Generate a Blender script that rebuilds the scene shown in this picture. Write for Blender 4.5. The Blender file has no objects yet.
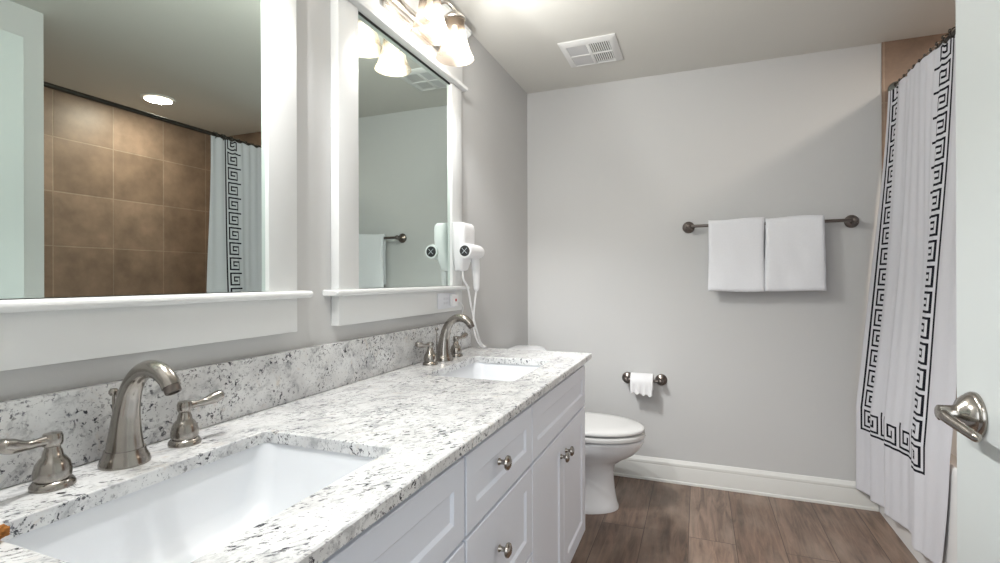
import bpy, bmesh, math, random
from mathutils import Vector, Matrix
from math import sin, cos, pi, radians

scene = bpy.context.scene
col = scene.collection
random.seed(7)

# ------------------------------------------------------------------ camera
cam_data = bpy.data.cameras.new('camera')
cam = bpy.data.objects.new('camera', cam_data)
col.objects.link(cam)
scene.camera = cam
F_PX, YAW, ROLL = 504.93, 0.373, -0.003
CAM = Vector((1.009, 0.0, 1.171))
cam_data.sensor_width = 36.0
cam_data.lens = F_PX * 36.0 / 1000.0
cam_data.shift_y = -2.72 / 1000.0
cam_data.clip_start = 0.02
fw = Vector((-sin(YAW), cos(YAW), 0))
r0 = Vector((cos(YAW), sin(YAW), 0))
u0 = Vector((0, 0, 1))
rr = r0 * cos(ROLL) + u0 * sin(ROLL)
uu = -r0 * sin(ROLL) + u0 * cos(ROLL)
m = Matrix((rr, uu, -fw)).transposed().to_4x4()
m.translation = CAM
cam.matrix_world = m

# ------------------------------------------------------------------ world, lights, exposure
vs = scene.view_settings
vs.view_transform = 'Standard'
vs.look = 'None'
vs.gamma = 1.0
vs.use_curve_mapping = False
vs.exposure = 0.08
scene.display_settings.display_device = 'sRGB'

world = bpy.data.worlds.new('world')
scene.world = world
world.use_nodes = True
world.node_tree.nodes['Background'].inputs[0].default_value = (0.75, 0.85, 1.0, 1)
world.node_tree.nodes['Background'].inputs[1].default_value = 0.3


def area_light(name, loc, rot, sx, sy, power, color):
    l = bpy.data.lights.new(name, 'AREA')
    l.shape = 'RECTANGLE'
    l.size, l.size_y = sx, sy
    l.energy = power
    l.color = color
    o = bpy.data.objects.new(name, l)
    o.location = loc
    o.rotation_euler = rot
    col.objects.link(o)
    return o


# added cool fill light out of view in the hall, shining through the doorway
area_light('hall_cool_fill', (0.95, -1.45, 1.45), (radians(90), 0, 0), 2.2, 1.7, 30, (0.86, 0.93, 1.0))
# added fill lamp under the unseen hall ceiling
area_light('hall_ceiling_fill', (1.0, -0.6, 2.30), (0, 0, 0), 0.5, 0.5, 8, (1.0, 0.95, 0.88))


def bulb_light(name, loc, glow, beam, aim):
    """bulb of one vanity light shade: soft glow all round, plus an added spot aimed into the room"""
    for kind, power in (('POINT', glow), ('SPOT', beam)):
        l = bpy.data.lights.new(name, kind)
        l.energy = power
        l.color = (1.0, 1.0, 0.99)
        l.shadow_soft_size = 0.016
        o = bpy.data.objects.new(name, l)
        o.location = loc
        if kind == 'SPOT':  # added spot, aimed off the header to brighten the room
            l.spot_size = radians(168)
            l.spot_blend = 0.45
            o.rotation_euler = Vector(aim).to_track_quat('-Z', 'Y').to_euler()
        col.objects.link(o)


# ------------------------------------------------------------------ node helpers
def new_mat(name):
    mt = bpy.data.materials.new(name)
    mt.use_nodes = True
    nt = mt.node_tree
    return mt, nt, nt.nodes['Principled BSDF']


def simple(name, color, rough=0.5, metal=0.0, spec=0.5, coat=0.0, noise=0.0, nscale=30, bump=0.0, bscale=200):
    mt, nt, b = new_mat(name)
    b.inputs['Base Color'].default_value = (*color, 1)
    b.inputs['Roughness'].default_value = rough
    b.inputs['Metallic'].default_value = metal
    b.inputs['Specular IOR Level'].default_value = spec
    b.inputs['Coat Weight'].default_value = coat
    tc = nt.nodes.new('ShaderNodeTexCoord')
    if noise > 0:
        n = nt.nodes.new('ShaderNodeTexNoise')
        n.inputs['Scale'].default_value = nscale
        n.inputs['Detail'].default_value = 4
        nt.links.new(tc.outputs['Object'], n.inputs['Vector'])
        r = nt.nodes.new('ShaderNodeMapRange')
        r.inputs['To Min'].default_value = 1 - noise
        r.inputs['To Max'].default_value = 1 + noise
        nt.links.new(n.outputs['Fac'], r.inputs['Value'])
        h = nt.nodes.new('ShaderNodeVectorMath')
        h.operation = 'SCALE'
        h.inputs[0].default_value = color
        nt.links.new(r.outputs['Result'], h.inputs['Scale'])
        nt.links.new(h.outputs['Vector'], b.inputs['Base Color'])
    if bump > 0:
        n2 = nt.nodes.new('ShaderNodeTexNoise')
        n2.inputs['Scale'].default_value = bscale
        n2.inputs['Detail'].default_value = 3
        nt.links.new(tc.outputs['Object'], n2.inputs['Vector'])
        bp = nt.nodes.new('ShaderNodeBump')
        bp.inputs['Strength'].default_value = bump
        bp.inputs['Distance'].default_value = 0.002
        nt.links.new(n2.outputs['Fac'], bp.inputs['Height'])
        nt.links.new(bp.outputs['Normal'], b.inputs['Normal'])
    return mt


def ramp(nt, stops):
    r = nt.nodes.new('ShaderNodeValToRGB')
    el = r.color_ramp.elements
    while len(el) < len(stops):
        el.new(0.5)
    for e, (p, c) in zip(el, stops):
        e.position = p
        e.color = (c, c, c, 1) if not isinstance(c, tuple) else (*c, 1)
    return r


def mix(nt, a, b, fac, mode='MIX'):
    n = nt.nodes.new('ShaderNodeMix')
    n.data_type = 'RGBA'
    n.blend_type = mode
    for sock, v in ((n.inputs[6], a), (n.inputs[7], b), (n.inputs[0], fac)):
        if isinstance(v, (tuple, float, int)):
            sock.default_value = (*v, 1) if isinstance(v, tuple) else v
        else:
            nt.links.new(v, sock)
    return n.outputs[2]


def granite_mat():
    mt, nt, b = new_mat('granite')
    geo = nt.nodes.new('ShaderNodeNewGeometry')

    def mapped(scale, rotz=0.0, rotx=0.0):
        m1 = nt.nodes.new('ShaderNodeMapping')
        m1.inputs['Rotation'].default_value = (rotx, 0, rotz)
        nt.links.new(geo.outputs['Position'], m1.inputs['Vector'])
        mp = nt.nodes.new('ShaderNodeMapping')
        mp.inputs['Scale'].default_value = scale
        nt.links.new(m1.outputs['Vector'], mp.inputs['Vector'])
        return mp.outputs['Vector']

    def noise(vec, scale, detail=5, rough=0.6, dist=0.0):
        n = nt.nodes.new('ShaderNodeTexNoise')
        n.inputs['Scale'].default_value = scale
        n.inputs['Detail'].default_value = detail
        n.inputs['Roughness'].default_value = rough
        n.inputs['Distortion'].default_value = dist
        nt.links.new(vec, n.inputs['Vector'])
        return n.outputs['Fac']

    def thr(fac, lo, hi, c0=0.0, c1=1.0):
        r = ramp(nt, [(lo, c0), (hi, c1)])
        nt.links.new(fac, r.inputs['Fac'])
        return r.outputs['Color']

    v0 = mapped((1, 1, 1))
    v1 = mapped((1.0, 2.9, 2.0), radians(-52), radians(25))
    v2 = mapped((1.0, 2.2, 1.6), radians(-70), radians(-20))
    base = mix(nt, (0.765, 0.77, 0.77), (0.60, 0.60, 0.605), thr(noise(v0, 10, 5), 0.44, 0.66))
    # soft grey veins and clouds
    c = mix(nt, base, (0.38, 0.385, 0.40), thr(noise(v2, 17, 6, 0.72, 0.7), 0.52, 0.68))
    # warm beige wisps
    c = mix(nt, c, (0.66, 0.61, 0.56), thr(noise(v1, 13, 5, 0.6, 0.8), 0.60, 0.74))
    # mid grey grains
    c = mix(nt, c, (0.20, 0.20, 0.225), thr(noise(v1, 72, 5, 0.68, 0.4), 0.58, 0.655))
    # black mica flecks, gathered along veins
    clump = thr(noise(v2, 9, 3, 0.55, 0.4), 0.44, 0.56)
    fl = thr(noise(v1, 54, 5, 0.64, 0.4), 0.558, 0.60)
    mm = nt.nodes.new('ShaderNodeMath')
    mm.operation = 'MULTIPLY'
    nt.links.new(clump, mm.inputs[0])
    nt.links.new(fl, mm.inputs[1])
    c = mix(nt, c, (0.05, 0.05, 0.062), mm.outputs[0])
    nt.links.new(c, b.inputs['Base Color'])
    b.inputs['Roughness'].default_value = 0.16
    b.inputs['Specular IOR Level'].default_value = 0.5
    return mt


def floor_mat():
    mt, nt, b = new_mat('wood_plank_floor')
    geo = nt.nodes.new('ShaderNodeNewGeometry')
    mp = nt.nodes.new('ShaderNodeMapping')
    mp.inputs['Rotation'].default_value = (0, 0, radians(-90))
    nt.links.new(geo.outputs['Position'], mp.inputs['Vector'])
    # planks run along Y: brick rows across X
    sw = nt.nodes.new('ShaderNodeSeparateXYZ')
    nt.links.new(geo.outputs['Position'], sw.inputs[0])
    cb = nt.nodes.new('ShaderNodeCombineXYZ')
    nt.links.new(sw.outputs['Y'], cb.inputs['X'])
    ad = nt.nodes.new('ShaderNodeMath')
    ad.operation = 'ADD'
    ad.inputs[1].default_value = 0.007 + 0.195 * 20
    nt.links.new(sw.outputs['X'], ad.inputs[0])
    nt.links.new(ad.outputs[0], cb.inputs['Y'])
    br = nt.nodes.new('ShaderNodeTexBrick')
    br.offset = 0.37
    br.inputs['Scale'].default_value = 1.0
    br.inputs['Brick Width'].default_value = 1.22
    br.inputs['Row Height'].default_value = 0.195
    br.inputs['Mortar Size'].default_value = 0.0016
    br.inputs['Mortar Smooth'].default_value = 0.2
    br.inputs['Color1'].default_value = (0, 0, 0, 1)
    br.inputs['Color2'].default_value = (1, 1, 1, 1)
    br.inputs['Mortar'].default_value = (0.5, 0.5, 0.5, 1)
    nt.links.new(cb.outputs[0], br.inputs['Vector'])
    # plank tone
    tone = ramp(nt, [(0.0, (0.140, 0.088, 0.062)), (0.5, (0.20, 0.131, 0.096)), (1.0, (0.265, 0.185, 0.142))])
    nt.links.new(br.outputs['Color'], tone.inputs['Fac'])
    # grain, shifted per plank
    sc = nt.nodes.new('ShaderNodeVectorMath')
    sc.operation = 'MULTIPLY_ADD'
    sc.inputs[1].default_value = (9.0, 9.0, 9.0)
    nt.links.new(br.outputs['Color'], sc.inputs[0])
    nt.links.new(geo.outputs['Position'], sc.inputs[2])
    gm = nt.nodes.new('ShaderNodeMapping')
    gm.inputs['Scale'].default_value = (14, 1.3, 1)
    nt.links.new(sc.outputs[0], gm.inputs['Vector'])
    g = nt.nodes.new('ShaderNodeTexNoise')
    g.inputs['Scale'].default_value = 2.2
    g.inputs['Detail'].default_value = 7
    g.inputs['Roughness'].default_value = 0.65
    g.inputs['Distortion'].default_value = 0.9
    nt.links.new(gm.outputs[0], g.inputs['Vector'])
    gr = ramp(nt, [(0.3, 0.34), (0.5, 0.92), (0.72, 1.5)])
    nt.links.new(g.outputs['Fac'], gr.inputs['Fac'])
    c = mix(nt, tone.outputs['Color'], gr.outputs['Color'], 1.0, 'MULTIPLY')
    # pale limed blotches
    g2 = nt.nodes.new('ShaderNodeTexNoise')
    g2.inputs['Scale'].default_value = 5.5
    g2.inputs['Detail'].default_value = 5
    gm2 = nt.nodes.new('ShaderNodeMapping')
    gm2.inputs['Scale'].default_value = (1.4, 0.6, 1)
    nt.links.new(sc.outputs[0], gm2.inputs['Vector'])
    nt.links.new(gm2.outputs[0], g2.inputs['Vector'])
    r2 = ramp(nt, [(0.46, 0.0), (0.72, 0.6)])
    nt.links.new(g2.outputs['Fac'], r2.inputs['Fac'])
    c = mix(nt, c, (0.37, 0.285, 0.225), r2.outputs['Color'])
    c = mix(nt, c, (0.055, 0.037, 0.028), br.outputs['Fac'])
    nt.links.new(c, b.inputs['Base Color'])
    b.inputs['Roughness'].default_value = 0.42
    return mt


def tile_mat(name, axis, shift_u, shift_z):
    """12 inch tan tiles; axis = which world axis runs along the wall"""
    mt, nt, b = new_mat(name)
    geo = nt.nodes.new('ShaderNodeNewGeometry')
    sp = nt.nodes.new('ShaderNodeSeparateXYZ')
    nt.links.new(geo.outputs['Position'], sp.inputs[0])
    cb = nt.nodes.new('ShaderNodeCombineXYZ')
    for src, dst, sh in ((axis, 'X', shift_u), ('Z', 'Y', shift_z)):
        a = nt.nodes.new('ShaderNodeMath')
        a.operation = 'ADD'
        a.inputs[1].default_value = sh
        nt.links.new(sp.outputs[src], a.inputs[0])
        nt.links.new(a.outputs[0], cb.inputs[dst])
    br = nt.nodes.new('ShaderNodeTexBrick')
    br.offset = 0.0
    br.inputs['Scale'].default_value = 1.0
    br.inputs['Brick Width'].default_value = 0.34
    br.inputs['Row Height'].default_value = 0.332
    br.inputs['Mortar Size'].default_value = 0.004
    br.inputs['Mortar Smooth'].default_value = 0.3
    br.inputs['Color1'].default_value = (0.235, 0.160, 0.115, 1)
    br.inputs['Color2'].default_value = (0.31, 0.215, 0.158, 1)
    br.inputs['Mortar'].default_value = (0.36, 0.27, 0.205, 1)
    nt.links.new(cb.outputs[0], br.inputs['Vector'])
    n = nt.nodes.new('ShaderNodeTexNoise')
    n.inputs['Scale'].default_value = 7
    n.inputs['Detail'].default_value = 6
    n.inputs['Roughness'].default_value = 0.6
    nt.links.new(geo.outputs['Position'], n.inputs['Vector'])
    r = ramp(nt, [(0.3, 0.72), (0.7, 1.25)])
    nt.links.new(n.outputs['Fac'], r.inputs['Fac'])
    c = mix(nt, br.outputs['Color'], r.outputs['Color'], 1.0, 'MULTIPLY')
    nt.links.new(c, b.inputs['Base Color'])
    b.inputs['Roughness'].default_value = 0.45
    bp = nt.nodes.new('ShaderNodeBump')
    bp.invert = True
    bp.inputs['Strength'].default_value = 0.6
    bp.inputs['Distance'].default_value = 0.003
    nt.links.new(br.outputs['Fac'], bp.inputs['Height'])
    nt.links.new(bp.outputs['Normal'], b.inputs['Normal'])
    return mt


def shade_mat():
    """lit alabaster glass: swirled, lets the bulb's light through"""
    mt = bpy.data.materials.new('alabaster_glass')
    mt.use_nodes = True
    nt = mt.node_tree
    nt.nodes.clear()
    out = nt.nodes.new('ShaderNodeOutputMaterial')
    tc = nt.nodes.new('ShaderNodeTexCoord')
    n = nt.nodes.new('ShaderNodeTexNoise')
    n.inputs['Scale'].default_value = 14
    n.inputs['Detail'].default_value = 4
    n.inputs['Distortion'].default_value = 1.6
    nt.links.new(tc.outputs['Object'], n.inputs['Vector'])
    rc = ramp(nt, [(0.35, (0.075, 0.052, 0.033)), (0.65, (0.10, 0.083, 0.066))])
    nt.links.new(n.outputs['Fac'], rc.inputs['Fac'])
    tr = nt.nodes.new('ShaderNodeBsdfTranslucent')
    nt.links.new(rc.outputs['Color'], tr.inputs['Color'])
    df = nt.nodes.new('ShaderNodeBsdfPrincipled')
    nt.links.new(rc.outputs['Color'], df.inputs['Base Color'])
    df.inputs['Roughness'].default_value = 0.35
    ms = nt.nodes.new('ShaderNodeMixShader')
    ms.inputs[0].default_value = 0.5
    nt.links.new(tr.outputs[0], ms.inputs[1])
    nt.links.new(df.outputs[0], ms.inputs[2])
    tp_ = nt.nodes.new('ShaderNodeBsdfTransparent')
    tp_.inputs['Color'].default_value = (0.97, 0.965, 0.945, 1)
    ms2 = nt.nodes.new('ShaderNodeMixShader')
    ms2.inputs[0].default_value = 0.31
    nt.links.new(ms.outputs[0], ms2.inputs[1])
    nt.links.new(tp_.outputs[0], ms2.inputs[2])
    nt.links.new(ms2.outputs[0], out.inputs['Surface'])
    return mt


def emit_mat(name, color, strength):
    mt, nt, b = new_mat(name)
    b.inputs['Base Color'].default_value = (*color, 1)
    b.inputs['Emission Color'].default_value = (*color, 1)
    b.inputs['Emission Strength'].default_value = strength
    return mt


M = {
    'wall': simple('wall_paint', (0.60, 0.60, 0.595), 0.75, spec=0.25, noise=0.012, nscale=3, bump=0.12, bscale=260),
    'ceiling': simple('ceiling_paint', (0.70, 0.69, 0.65), 0.85, spec=0.2, noise=0.012, nscale=3),
    'hall': simple('hall_paint', (0.55, 0.54, 0.52), 0.85, spec=0.2, noise=0.01),
    'trim': simple('white_trim_paint', (0.765, 0.775, 0.77), 0.38, noise=0.01, nscale=8),
    'base': simple('baseboard_paint', (0.76, 0.76, 0.73), 0.4, noise=0.01, nscale=8),
    'cabinet': simple('white_cabinet_paint', (0.80, 0.84, 0.93), 0.42, noise=0.01, nscale=6),
    'door': simple('door_paint', (0.535, 0.565, 0.56), 0.45, noise=0.01, nscale=5),
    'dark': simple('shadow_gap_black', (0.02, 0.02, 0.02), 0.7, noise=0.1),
    'porcelain': simple('porcelain', (0.84, 0.85, 0.87), 0.10, coat=0.4, noise=0.008, nscale=5),
    'ceramic': simple('sink_ceramic', (0.77, 0.79, 0.82), 0.38, coat=0.0, noise=0.008, nscale=5),
    'seat': simple('seat_plastic', (0.80, 0.80, 0.79), 0.22, noise=0.01),
    'acrylic': simple('tub_acrylic', (0.80, 0.80, 0.80), 0.2, noise=0.01),
    'nickel': simple('brushed_nickel', (0.36, 0.335, 0.305), 0.19, metal=1.0, noise=0.08, nscale=60, bump=0.015, bscale=400),
    'satin': simple('satin_nickel', (0.66, 0.62, 0.57), 0.26, metal=1.0, noise=0.05, nscale=60),
    'bronze': simple('dark_pewter', (0.20, 0.175, 0.16), 0.30, metal=1.0, noise=0.1, nscale=60),
    'rod': simple('dark_rod', (0.075, 0.068, 0.06), 0.35, metal=1.0, noise=0.1, nscale=60),
    'pewter': simple('grey_green_pewter', (0.20, 0.215, 0.20), 0.45, metal=0.6, noise=0.1, nscale=60),
    'towel': simple('white_terry', (0.86, 0.87, 0.90), 0.95, spec=0.1, noise=0.03, nscale=120, bump=0.9, bscale=420),
    'paper': simple('tissue_paper', (0.86, 0.86, 0.87), 0.95, spec=0.1, noise=0.02, nscale=60, bump=0.3, bscale=120),
    'cloth': simple('white_cotton', (0.66, 0.66, 0.70), 0.9, spec=0.1, noise=0.02, nscale=120, bump=0.1, bscale=500),
    'black': simple('black_print', (0.012, 0.012, 0.018), 0.9, spec=0.1, noise=0.05),
    'plastic': simple('white_plastic', (0.85, 0.85, 0.86), 0.28, noise=0.008),
    'plate': simple('pale_plate_plastic', (0.76, 0.78, 0.83), 0.35, noise=0.01),
    'greyplastic': simple('grey_slot_plastic', (0.45, 0.46, 0.50), 0.5, noise=0.02),
    'red': simple('red_button', (0.5, 0.05, 0.05), 0.4, noise=0.02),
    'blackplastic': simple('black_plastic', (0.016, 0.016, 0.018), 0.4, noise=0.05),
    'vent': simple('vent_white', (0.80, 0.80, 0.79), 0.45, noise=0.01),
    'ventgrey': simple('vent_slat_grey', (0.62, 0.62, 0.63), 0.5, noise=0.02),
    'lump': simple('rust_brown', (0.30, 0.125, 0.035), 0.95, spec=0.1, noise=0.45, nscale=90, bump=1.0, bscale=120),
    'granite': granite_mat(),
    'floor': floor_mat(),
    'tile_back': tile_mat('tan_tile_back', 'Y', 3.4 - 2.207, 3.32 - 1.713),
    'tile_end': tile_mat('tan_tile_end', 'X', 3.4 - 2.56, 3.32 - 1.713),
    'shade': shade_mat(),
    'bulb': emit_mat('bulb_glow', (1.0, 0.92, 0.80), 1.2),
    'downlight': emit_mat('downlight_lens', (1.0, 0.88, 0.72), 1.15),
}


def mirror_mat():
    mt, nt, b = new_mat('mirror_silver')
    b.inputs['Base Color'].default_value = (0.69, 0.775, 0.735, 1)
    b.inputs['Metallic'].default_value = 1.0
    b.inputs['Roughness'].default_value = 0.0
    return mt


M['mirror'] = mirror_mat()

# ------------------------------------------------------------------ object helpers
WORLD_LOC = {}


def tag(o, label=None, cat=None, group=None, kind=None):
    if label:
        o['label'] = label
    if cat:
        o['category'] = cat
    if group:
        o['group'] = group
    if kind:
        o['kind'] = kind
    return o


def thing(name, loc, label, cat, group=None):
    o = bpy.data.objects.new(name, None)
    o.empty_display_size = 0.05
    o.location = loc
    col.objects.link(o)
    WORLD_LOC[o] = Vector(loc)
    return tag(o, label, cat, group)


class MB:
    """collects shapes (in world coordinates) into one mesh"""

    def __init__(self):
        self.bm = bmesh.new()

    def _merge(self, tmp):
        me = bpy.data.meshes.new('tmp')
        tmp.to_mesh(me)
        tmp.free()
        self.bm.from_mesh(me)
        bpy.data.meshes.remove(me)

    def box(self, x0, x1, y0, y1, z0, z1, bev=0.0, seg=2):
        t = bmesh.new()
        bmesh.ops.create_cube(t, size=1.0)
        for v in t.verts:
            v.co = Vector((x0 + (v.co.x + .5) * (x1 - x0), y0 + (v.co.y + .5) * (y1 - y0), z0 + (v.co.z + .5) * (z1 - z0)))
        if bev > 0:
            bmesh.ops.bevel(t, geom=list(t.edges), offset=bev, segments=seg, profile=0.5, affect='EDGES')
        self._merge(t)
        return self

    def loft(self, loops, cap0=True, cap1=True, closed=True):
        bm = self.bm
        vs_ = [[bm.verts.new(p) for p in lp] for lp in loops]
        n = len(loops[0])
        for a, b in zip(vs_, vs_[1:]):
            for i in range(n if closed else n - 1):
                j = (i + 1) % n
                bm.faces.new((a[i], a[j], b[j], b[i]))
        if cap0:
            bm.faces.new(list(reversed(vs_[0])))
        if cap1:
            bm.faces.new(vs_[-1])
        return self

    def lathe(self, prof, center, axis='Z', seg=28, flip=False):
        """prof: (radius, height) from start to end along axis"""
        c = Vector(center)
        ax = {'X': Vector((1, 0, 0)), 'Y': Vector((0, 1, 0)), 'Z': Vector((0, 0, 1)), '-X': Vector((-1, 0, 0)), '-Y': Vector((0, -1, 0))}[axis] if isinstance(axis, str) else Vector(axis).normalized()
        p = ax.orthogonal().normalized()
        q = ax.cross(p)
        loops = []
        for r, h in prof:
            r = max(r, 0.0004)
            loops.append([c + ax * h + (p * cos(2 * pi * k / seg) + q * sin(2 * pi * k / seg)) * r for k in range(seg)])
        return self.loft(loops)

    def tube(self, pts, rad, seg=14, up=None, squash=None):
        """swept tube; rad number or list; squash: list of (a,b) half-widths along the two frame axes"""
        pts = [Vector(p) for p in pts]
        n = len(pts)
        rad = [rad] * n if isinstance(rad, (int, float)) else rad
        loops = []
        tprev = None
        nrm = Vector(up) if up else None
        for i in range(n):
            t = (pts[min(i + 1, n - 1)] - pts[max(i - 1, 0)]).normalized()
            if nrm is None:
                nrm = t.orthogonal().normalized()
            nrm = (nrm - t * nrm.dot(t)).normalized()
            bn = t.cross(nrm)
            ra, rb = squash[i] if squash else (rad[i], rad[i])
            loops.append([pts[i] + nrm * cos(2 * pi * k / seg) * ra + bn * sin(2 * pi * k / seg) * rb for k in range(seg)])
        return self.loft(loops)

    def rings(self, rects, axis_x):
        """nested rectangles facing +X: list of (y0,y1,z0,z1,x)"""
        loops = [[Vector((x, y0, z0)), Vector((x, y1, z0)), Vector((x, y1, z1)), Vector((x, y0, z1))] for (y0, y1, z0, z1, x) in rects]
        return self.loft(loops)

    def build(self, name, mat, parent=None, smooth=40, kind=None, label=None):
        bm = self.bm
        bmesh.ops.recalc_face_normals(bm, faces=list(bm.faces))
        if parent is not None:
            off = WORLD_LOC[parent]
        elif len(bm.verts):
            lo = Vector([min(v.co[i] for v in bm.verts) for i in range(3)])
            hi = Vector([max(v.co[i] for v in bm.verts) for i in range(3)])
            off = Vector(((lo.x + hi.x) / 2, (lo.y + hi.y) / 2, lo.z))
        for v in bm.verts:
            v.co -= off
        me = bpy.data.meshes.new(name)
        bm.to_mesh(me)
        bm.free()
        mats = mat if isinstance(mat, (list, tuple)) else [mat]
        for x in mats:
            me.materials.append(M[x])
        if smooth:
            me.polygons.foreach_set('use_smooth', [True] * len(me.polygons))
            me.set_sharp_from_angle(angle=radians(smooth))
        o = bpy.data.objects.new(name, me)
        col.objects.link(o)
        if parent is not None:
            o.parent = parent
            o.location = (0, 0, 0)
        else:
            o.location = off
        WORLD_LOC[o] = off.copy()
        if kind:
            o['kind'] = kind
        if label:
            o['label'] = label
        return o


def catmull(pts, per=8):
    pts = [Vector(p) for p in pts]
    out = []
    P = [pts[0] * 2 - pts[1]] + pts + [pts[-1] * 2 - pts[-2]]
    for i in range(1, len(P) - 2):
        p0, p1, p2, p3 = P[i - 1:i + 3]
        for k in range(per):
            t = k / per
            out.append(0.5 * ((2 * p1) + (-p0 + p2) * t + (2 * p0 - 5 * p1 + 4 * p2 - p3) * t * t + (-p0 + 3 * p1 - 3 * p2 + p3) * t ** 3))
    out.append(pts[-1])
    return out


def lerp_list(vals, per=8):
    out = []
    for a, b in zip(vals, vals[1:]):
        for k in range(per):
            out.append(a + (b - a) * k / per)
    out.append(vals[-1])
    return out


def rrect(x0, x1, y0, y1, r, k=6, n=6, z=0.0):
    """rounded rectangle in 4 sections, each from mid-corner to mid-corner"""
    cs = [(x1 - r, y0 + r, -90), (x1 - r, y1 - r, 0), (x0 + r, y1 - r, 90), (x0 + r, y0 + r, 180)]

    def arc(i, a0, a1, m_):
        cx, cy, b = cs[i % 4]
        return [Vector((cx + r * cos(radians(b + a0 + (a1 - a0) * t / m_)), cy + r * sin(radians(b + a0 + (a1 - a0) * t / m_)), z)) for t in range(m_ + 1)]
    pts = []
    for i in range(4):
        a = arc(i, 45, 90, k // 2)
        b = arc(i + 1, 0, 45, k // 2)
        mid = [a[-1].lerp(b[0], t / n) for t in range(1, n)]
        pts += a + mid + b[:-1]
    return pts


# ------------------------------------------------------------------ room dimensions
H, D = 2.35, 3.063
TX = 2.67          # tub alcove back wall
RW = 1.722         # room's right wall behind the door
AY = 1.347         # near end of the tub alcove
NY = 0.16          # face of the wall with the doorway


def struct(name, mat, *boxes, bev=0.0):
    b = MB()
    for bx_ in boxes:
        b.box(*bx_, bev=bev)
    return b.build(name, mat, None, smooth=0 if bev == 0 else 40, kind='structure')


struct('floor', 'floor', (-0.1, 2.75, -1.7, D + 0.1, -0.06, 0.0))
struct('ceiling', 'ceiling', (-0.1, 2.75, -1.7, D + 0.1, H, H + 0.06))
struct('wall_left', 'wall', (-0.1, 0.0, 0.04, D + 0.1, 0.0, H))
struct('wall_back', 'wall', (0.0, TX, D, D + 0.1, 0.0, H))
struct('wall_tub_end', 'tile_end', (1.872, TX - 0.0105, D - 0.010, D - 0.0005, 0.0, H - 0.0005))
struct('wall_tub_back', 'tile_back', (TX, TX + 0.1, AY - 0.1, D + 0.1, 0.0, H))
struct('wall_right', 'wall', (RW, RW + 0.12, NY, AY, 0.0, H))
struct('wall_tub_near', 'tile_end', (RW + 0.12, TX, AY - 0.1, AY, 0.0, H))
struct('wall_front', 'wall', (0.0, 0.60, 0.04, NY, 0.0, H), (1.484, 2.75, 0.04, NY, 0.0, H), (0.60, 1.484, 0.04, NY, 2.13, H))
struct('wall_hall_back', 'hall', (-0.1, 2.75, -1.7, -1.6, 0.0, H))
struct('wall_hall_left', 'hall', (-0.1, 0.0, -1.6, 0.04, 0.0, H))
struct('wall_hall_right', 'hall', (2.65, 2.75, -1.6, 0.04, 0.0, H))
# door lining
struct('trim_1', 'trim', (0.585, 0.602, 0.03, NY + 0.012, 0.0, 2.13), (1.482, 1.499, 0.03, NY + 0.012, 0.0, 2.13), (0.585, 1.499, 0.03, NY + 0.012, 2.118, 2.135))


def baseboard(name, x0, x1, yw):
    prof = [(0, 0), (0.020, 0), (0.020, 0.012), (0.016, 0.016), (0.015, 0.088), (0.013, 0.096), (0.015, 0.101), (0.014, 0.112), (0.008, 0.122), (0.004, 0.129), (0, 0.130)]
    b = MB()
    loops = [[Vector((x, yw - d, z)) for d, z in prof] for x in (x0, x1)]
    b.loft(loops)
    return b.build(name, 'base', None, smooth=25, kind='structure')


baseboard('baseboard_back', 0.0, 1.850, D - 0.0005)

# ------------------------------------------------------------------ door (open against the right wall)
door = MB().box(1.441, 1.476, 0.235, 1.143, 0.010, 2.106, bev=0.002).build('door_1', 'door', None, smooth=40, kind='structure')
hb = MB()
hc = Vector((1.4405, 1.074, 0.941))
hb.lathe([(0.0385, 0.0), (0.0385, 0.004), (0.036, 0.008), (0.034, 0.009), (0.0325, 0.013), (0.026, 0.021), (0.0165, 0.026), (0.0138, 0.030), (0.0132, 0.042), (0.0128, 0.050), (0.010, 0.052), (0.0, 0.0525)], hc, '-X', 36)
dh = hb.build('door_handle', 'nickel', door, label='brushed nickel lever handle on a round stepped rose')
lv = MB()
lp = catmull([(1.396, 1.075, 0.940), (1.395, 1.061, 0.938), (1.398, 1.041, 0.934), (1.402, 1.019, 0.930), (1.406, 0.997, 0.926), (1.408, 0.981, 0.924)], 6)
n_ = len(lp)
sq = []
for i in range(n_):
    t = i / (n_ - 1)
    e = min(1, 0.35 + t * 8) * min(1, 0.4 + (1 - t) * 8)
    sq.append((0.0100 * e * (1 - 0.25 * t), 0.0090 * e * (1 - 0.25 * t)))
lv.tube(lp, 0.01, 18, up=(0, 0, 1), squash=sq)
lv.build('lever', 'nickel', dh)

# ------------------------------------------------------------------ vanity cabinet
van = thing('vanity_cabinet', (0.28, 1.15, 0.0), 'long white shaker vanity cabinet with doors and drawers under the granite top', 'cabinet')
b = MB()
b.box(0.002, 0.5455, 0.172, 0.190, 0.100, 0.8265)
b.box(0.002, 0.5455, 2.114, 2.132, 0.100, 0.8265)
b.box(0.002, 0.010, 0.190, 2.114, 0.100, 0.8265)
b.box(0.010, 0.5455, 0.190, 2.114, 0.100, 0.118)
b.box(0.527, 0.5455, 0.190, 2.114, 0.118, 0.8265)
for yy in (0.930, 1.375):
    b.box(0.010, 0.527, yy, yy + 0.018, 0.118, 0.66)
b.box(0.002, 0.480, 0.175, 2.128, 0.001, 0.100)
b.build('body', 'cabinet', van)
XF0, XF1 = 0.5465, 0.566


def shaker(name, y0, y1, z0, z1, fr=0.055):
    b = MB()
    rec = 0.006

    def R(i, x):
        return (y0 + i, y1 - i, z0 + i, z1 - i, x)
    b.rings([R(0, XF0), R(0, XF1 - 0.002), R(0.002, XF1), R(fr, XF1), R(fr + 0.007, XF1 - rec), ], 'X')
    return b.build(name, 'cabinet', van, smooth=15)


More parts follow.
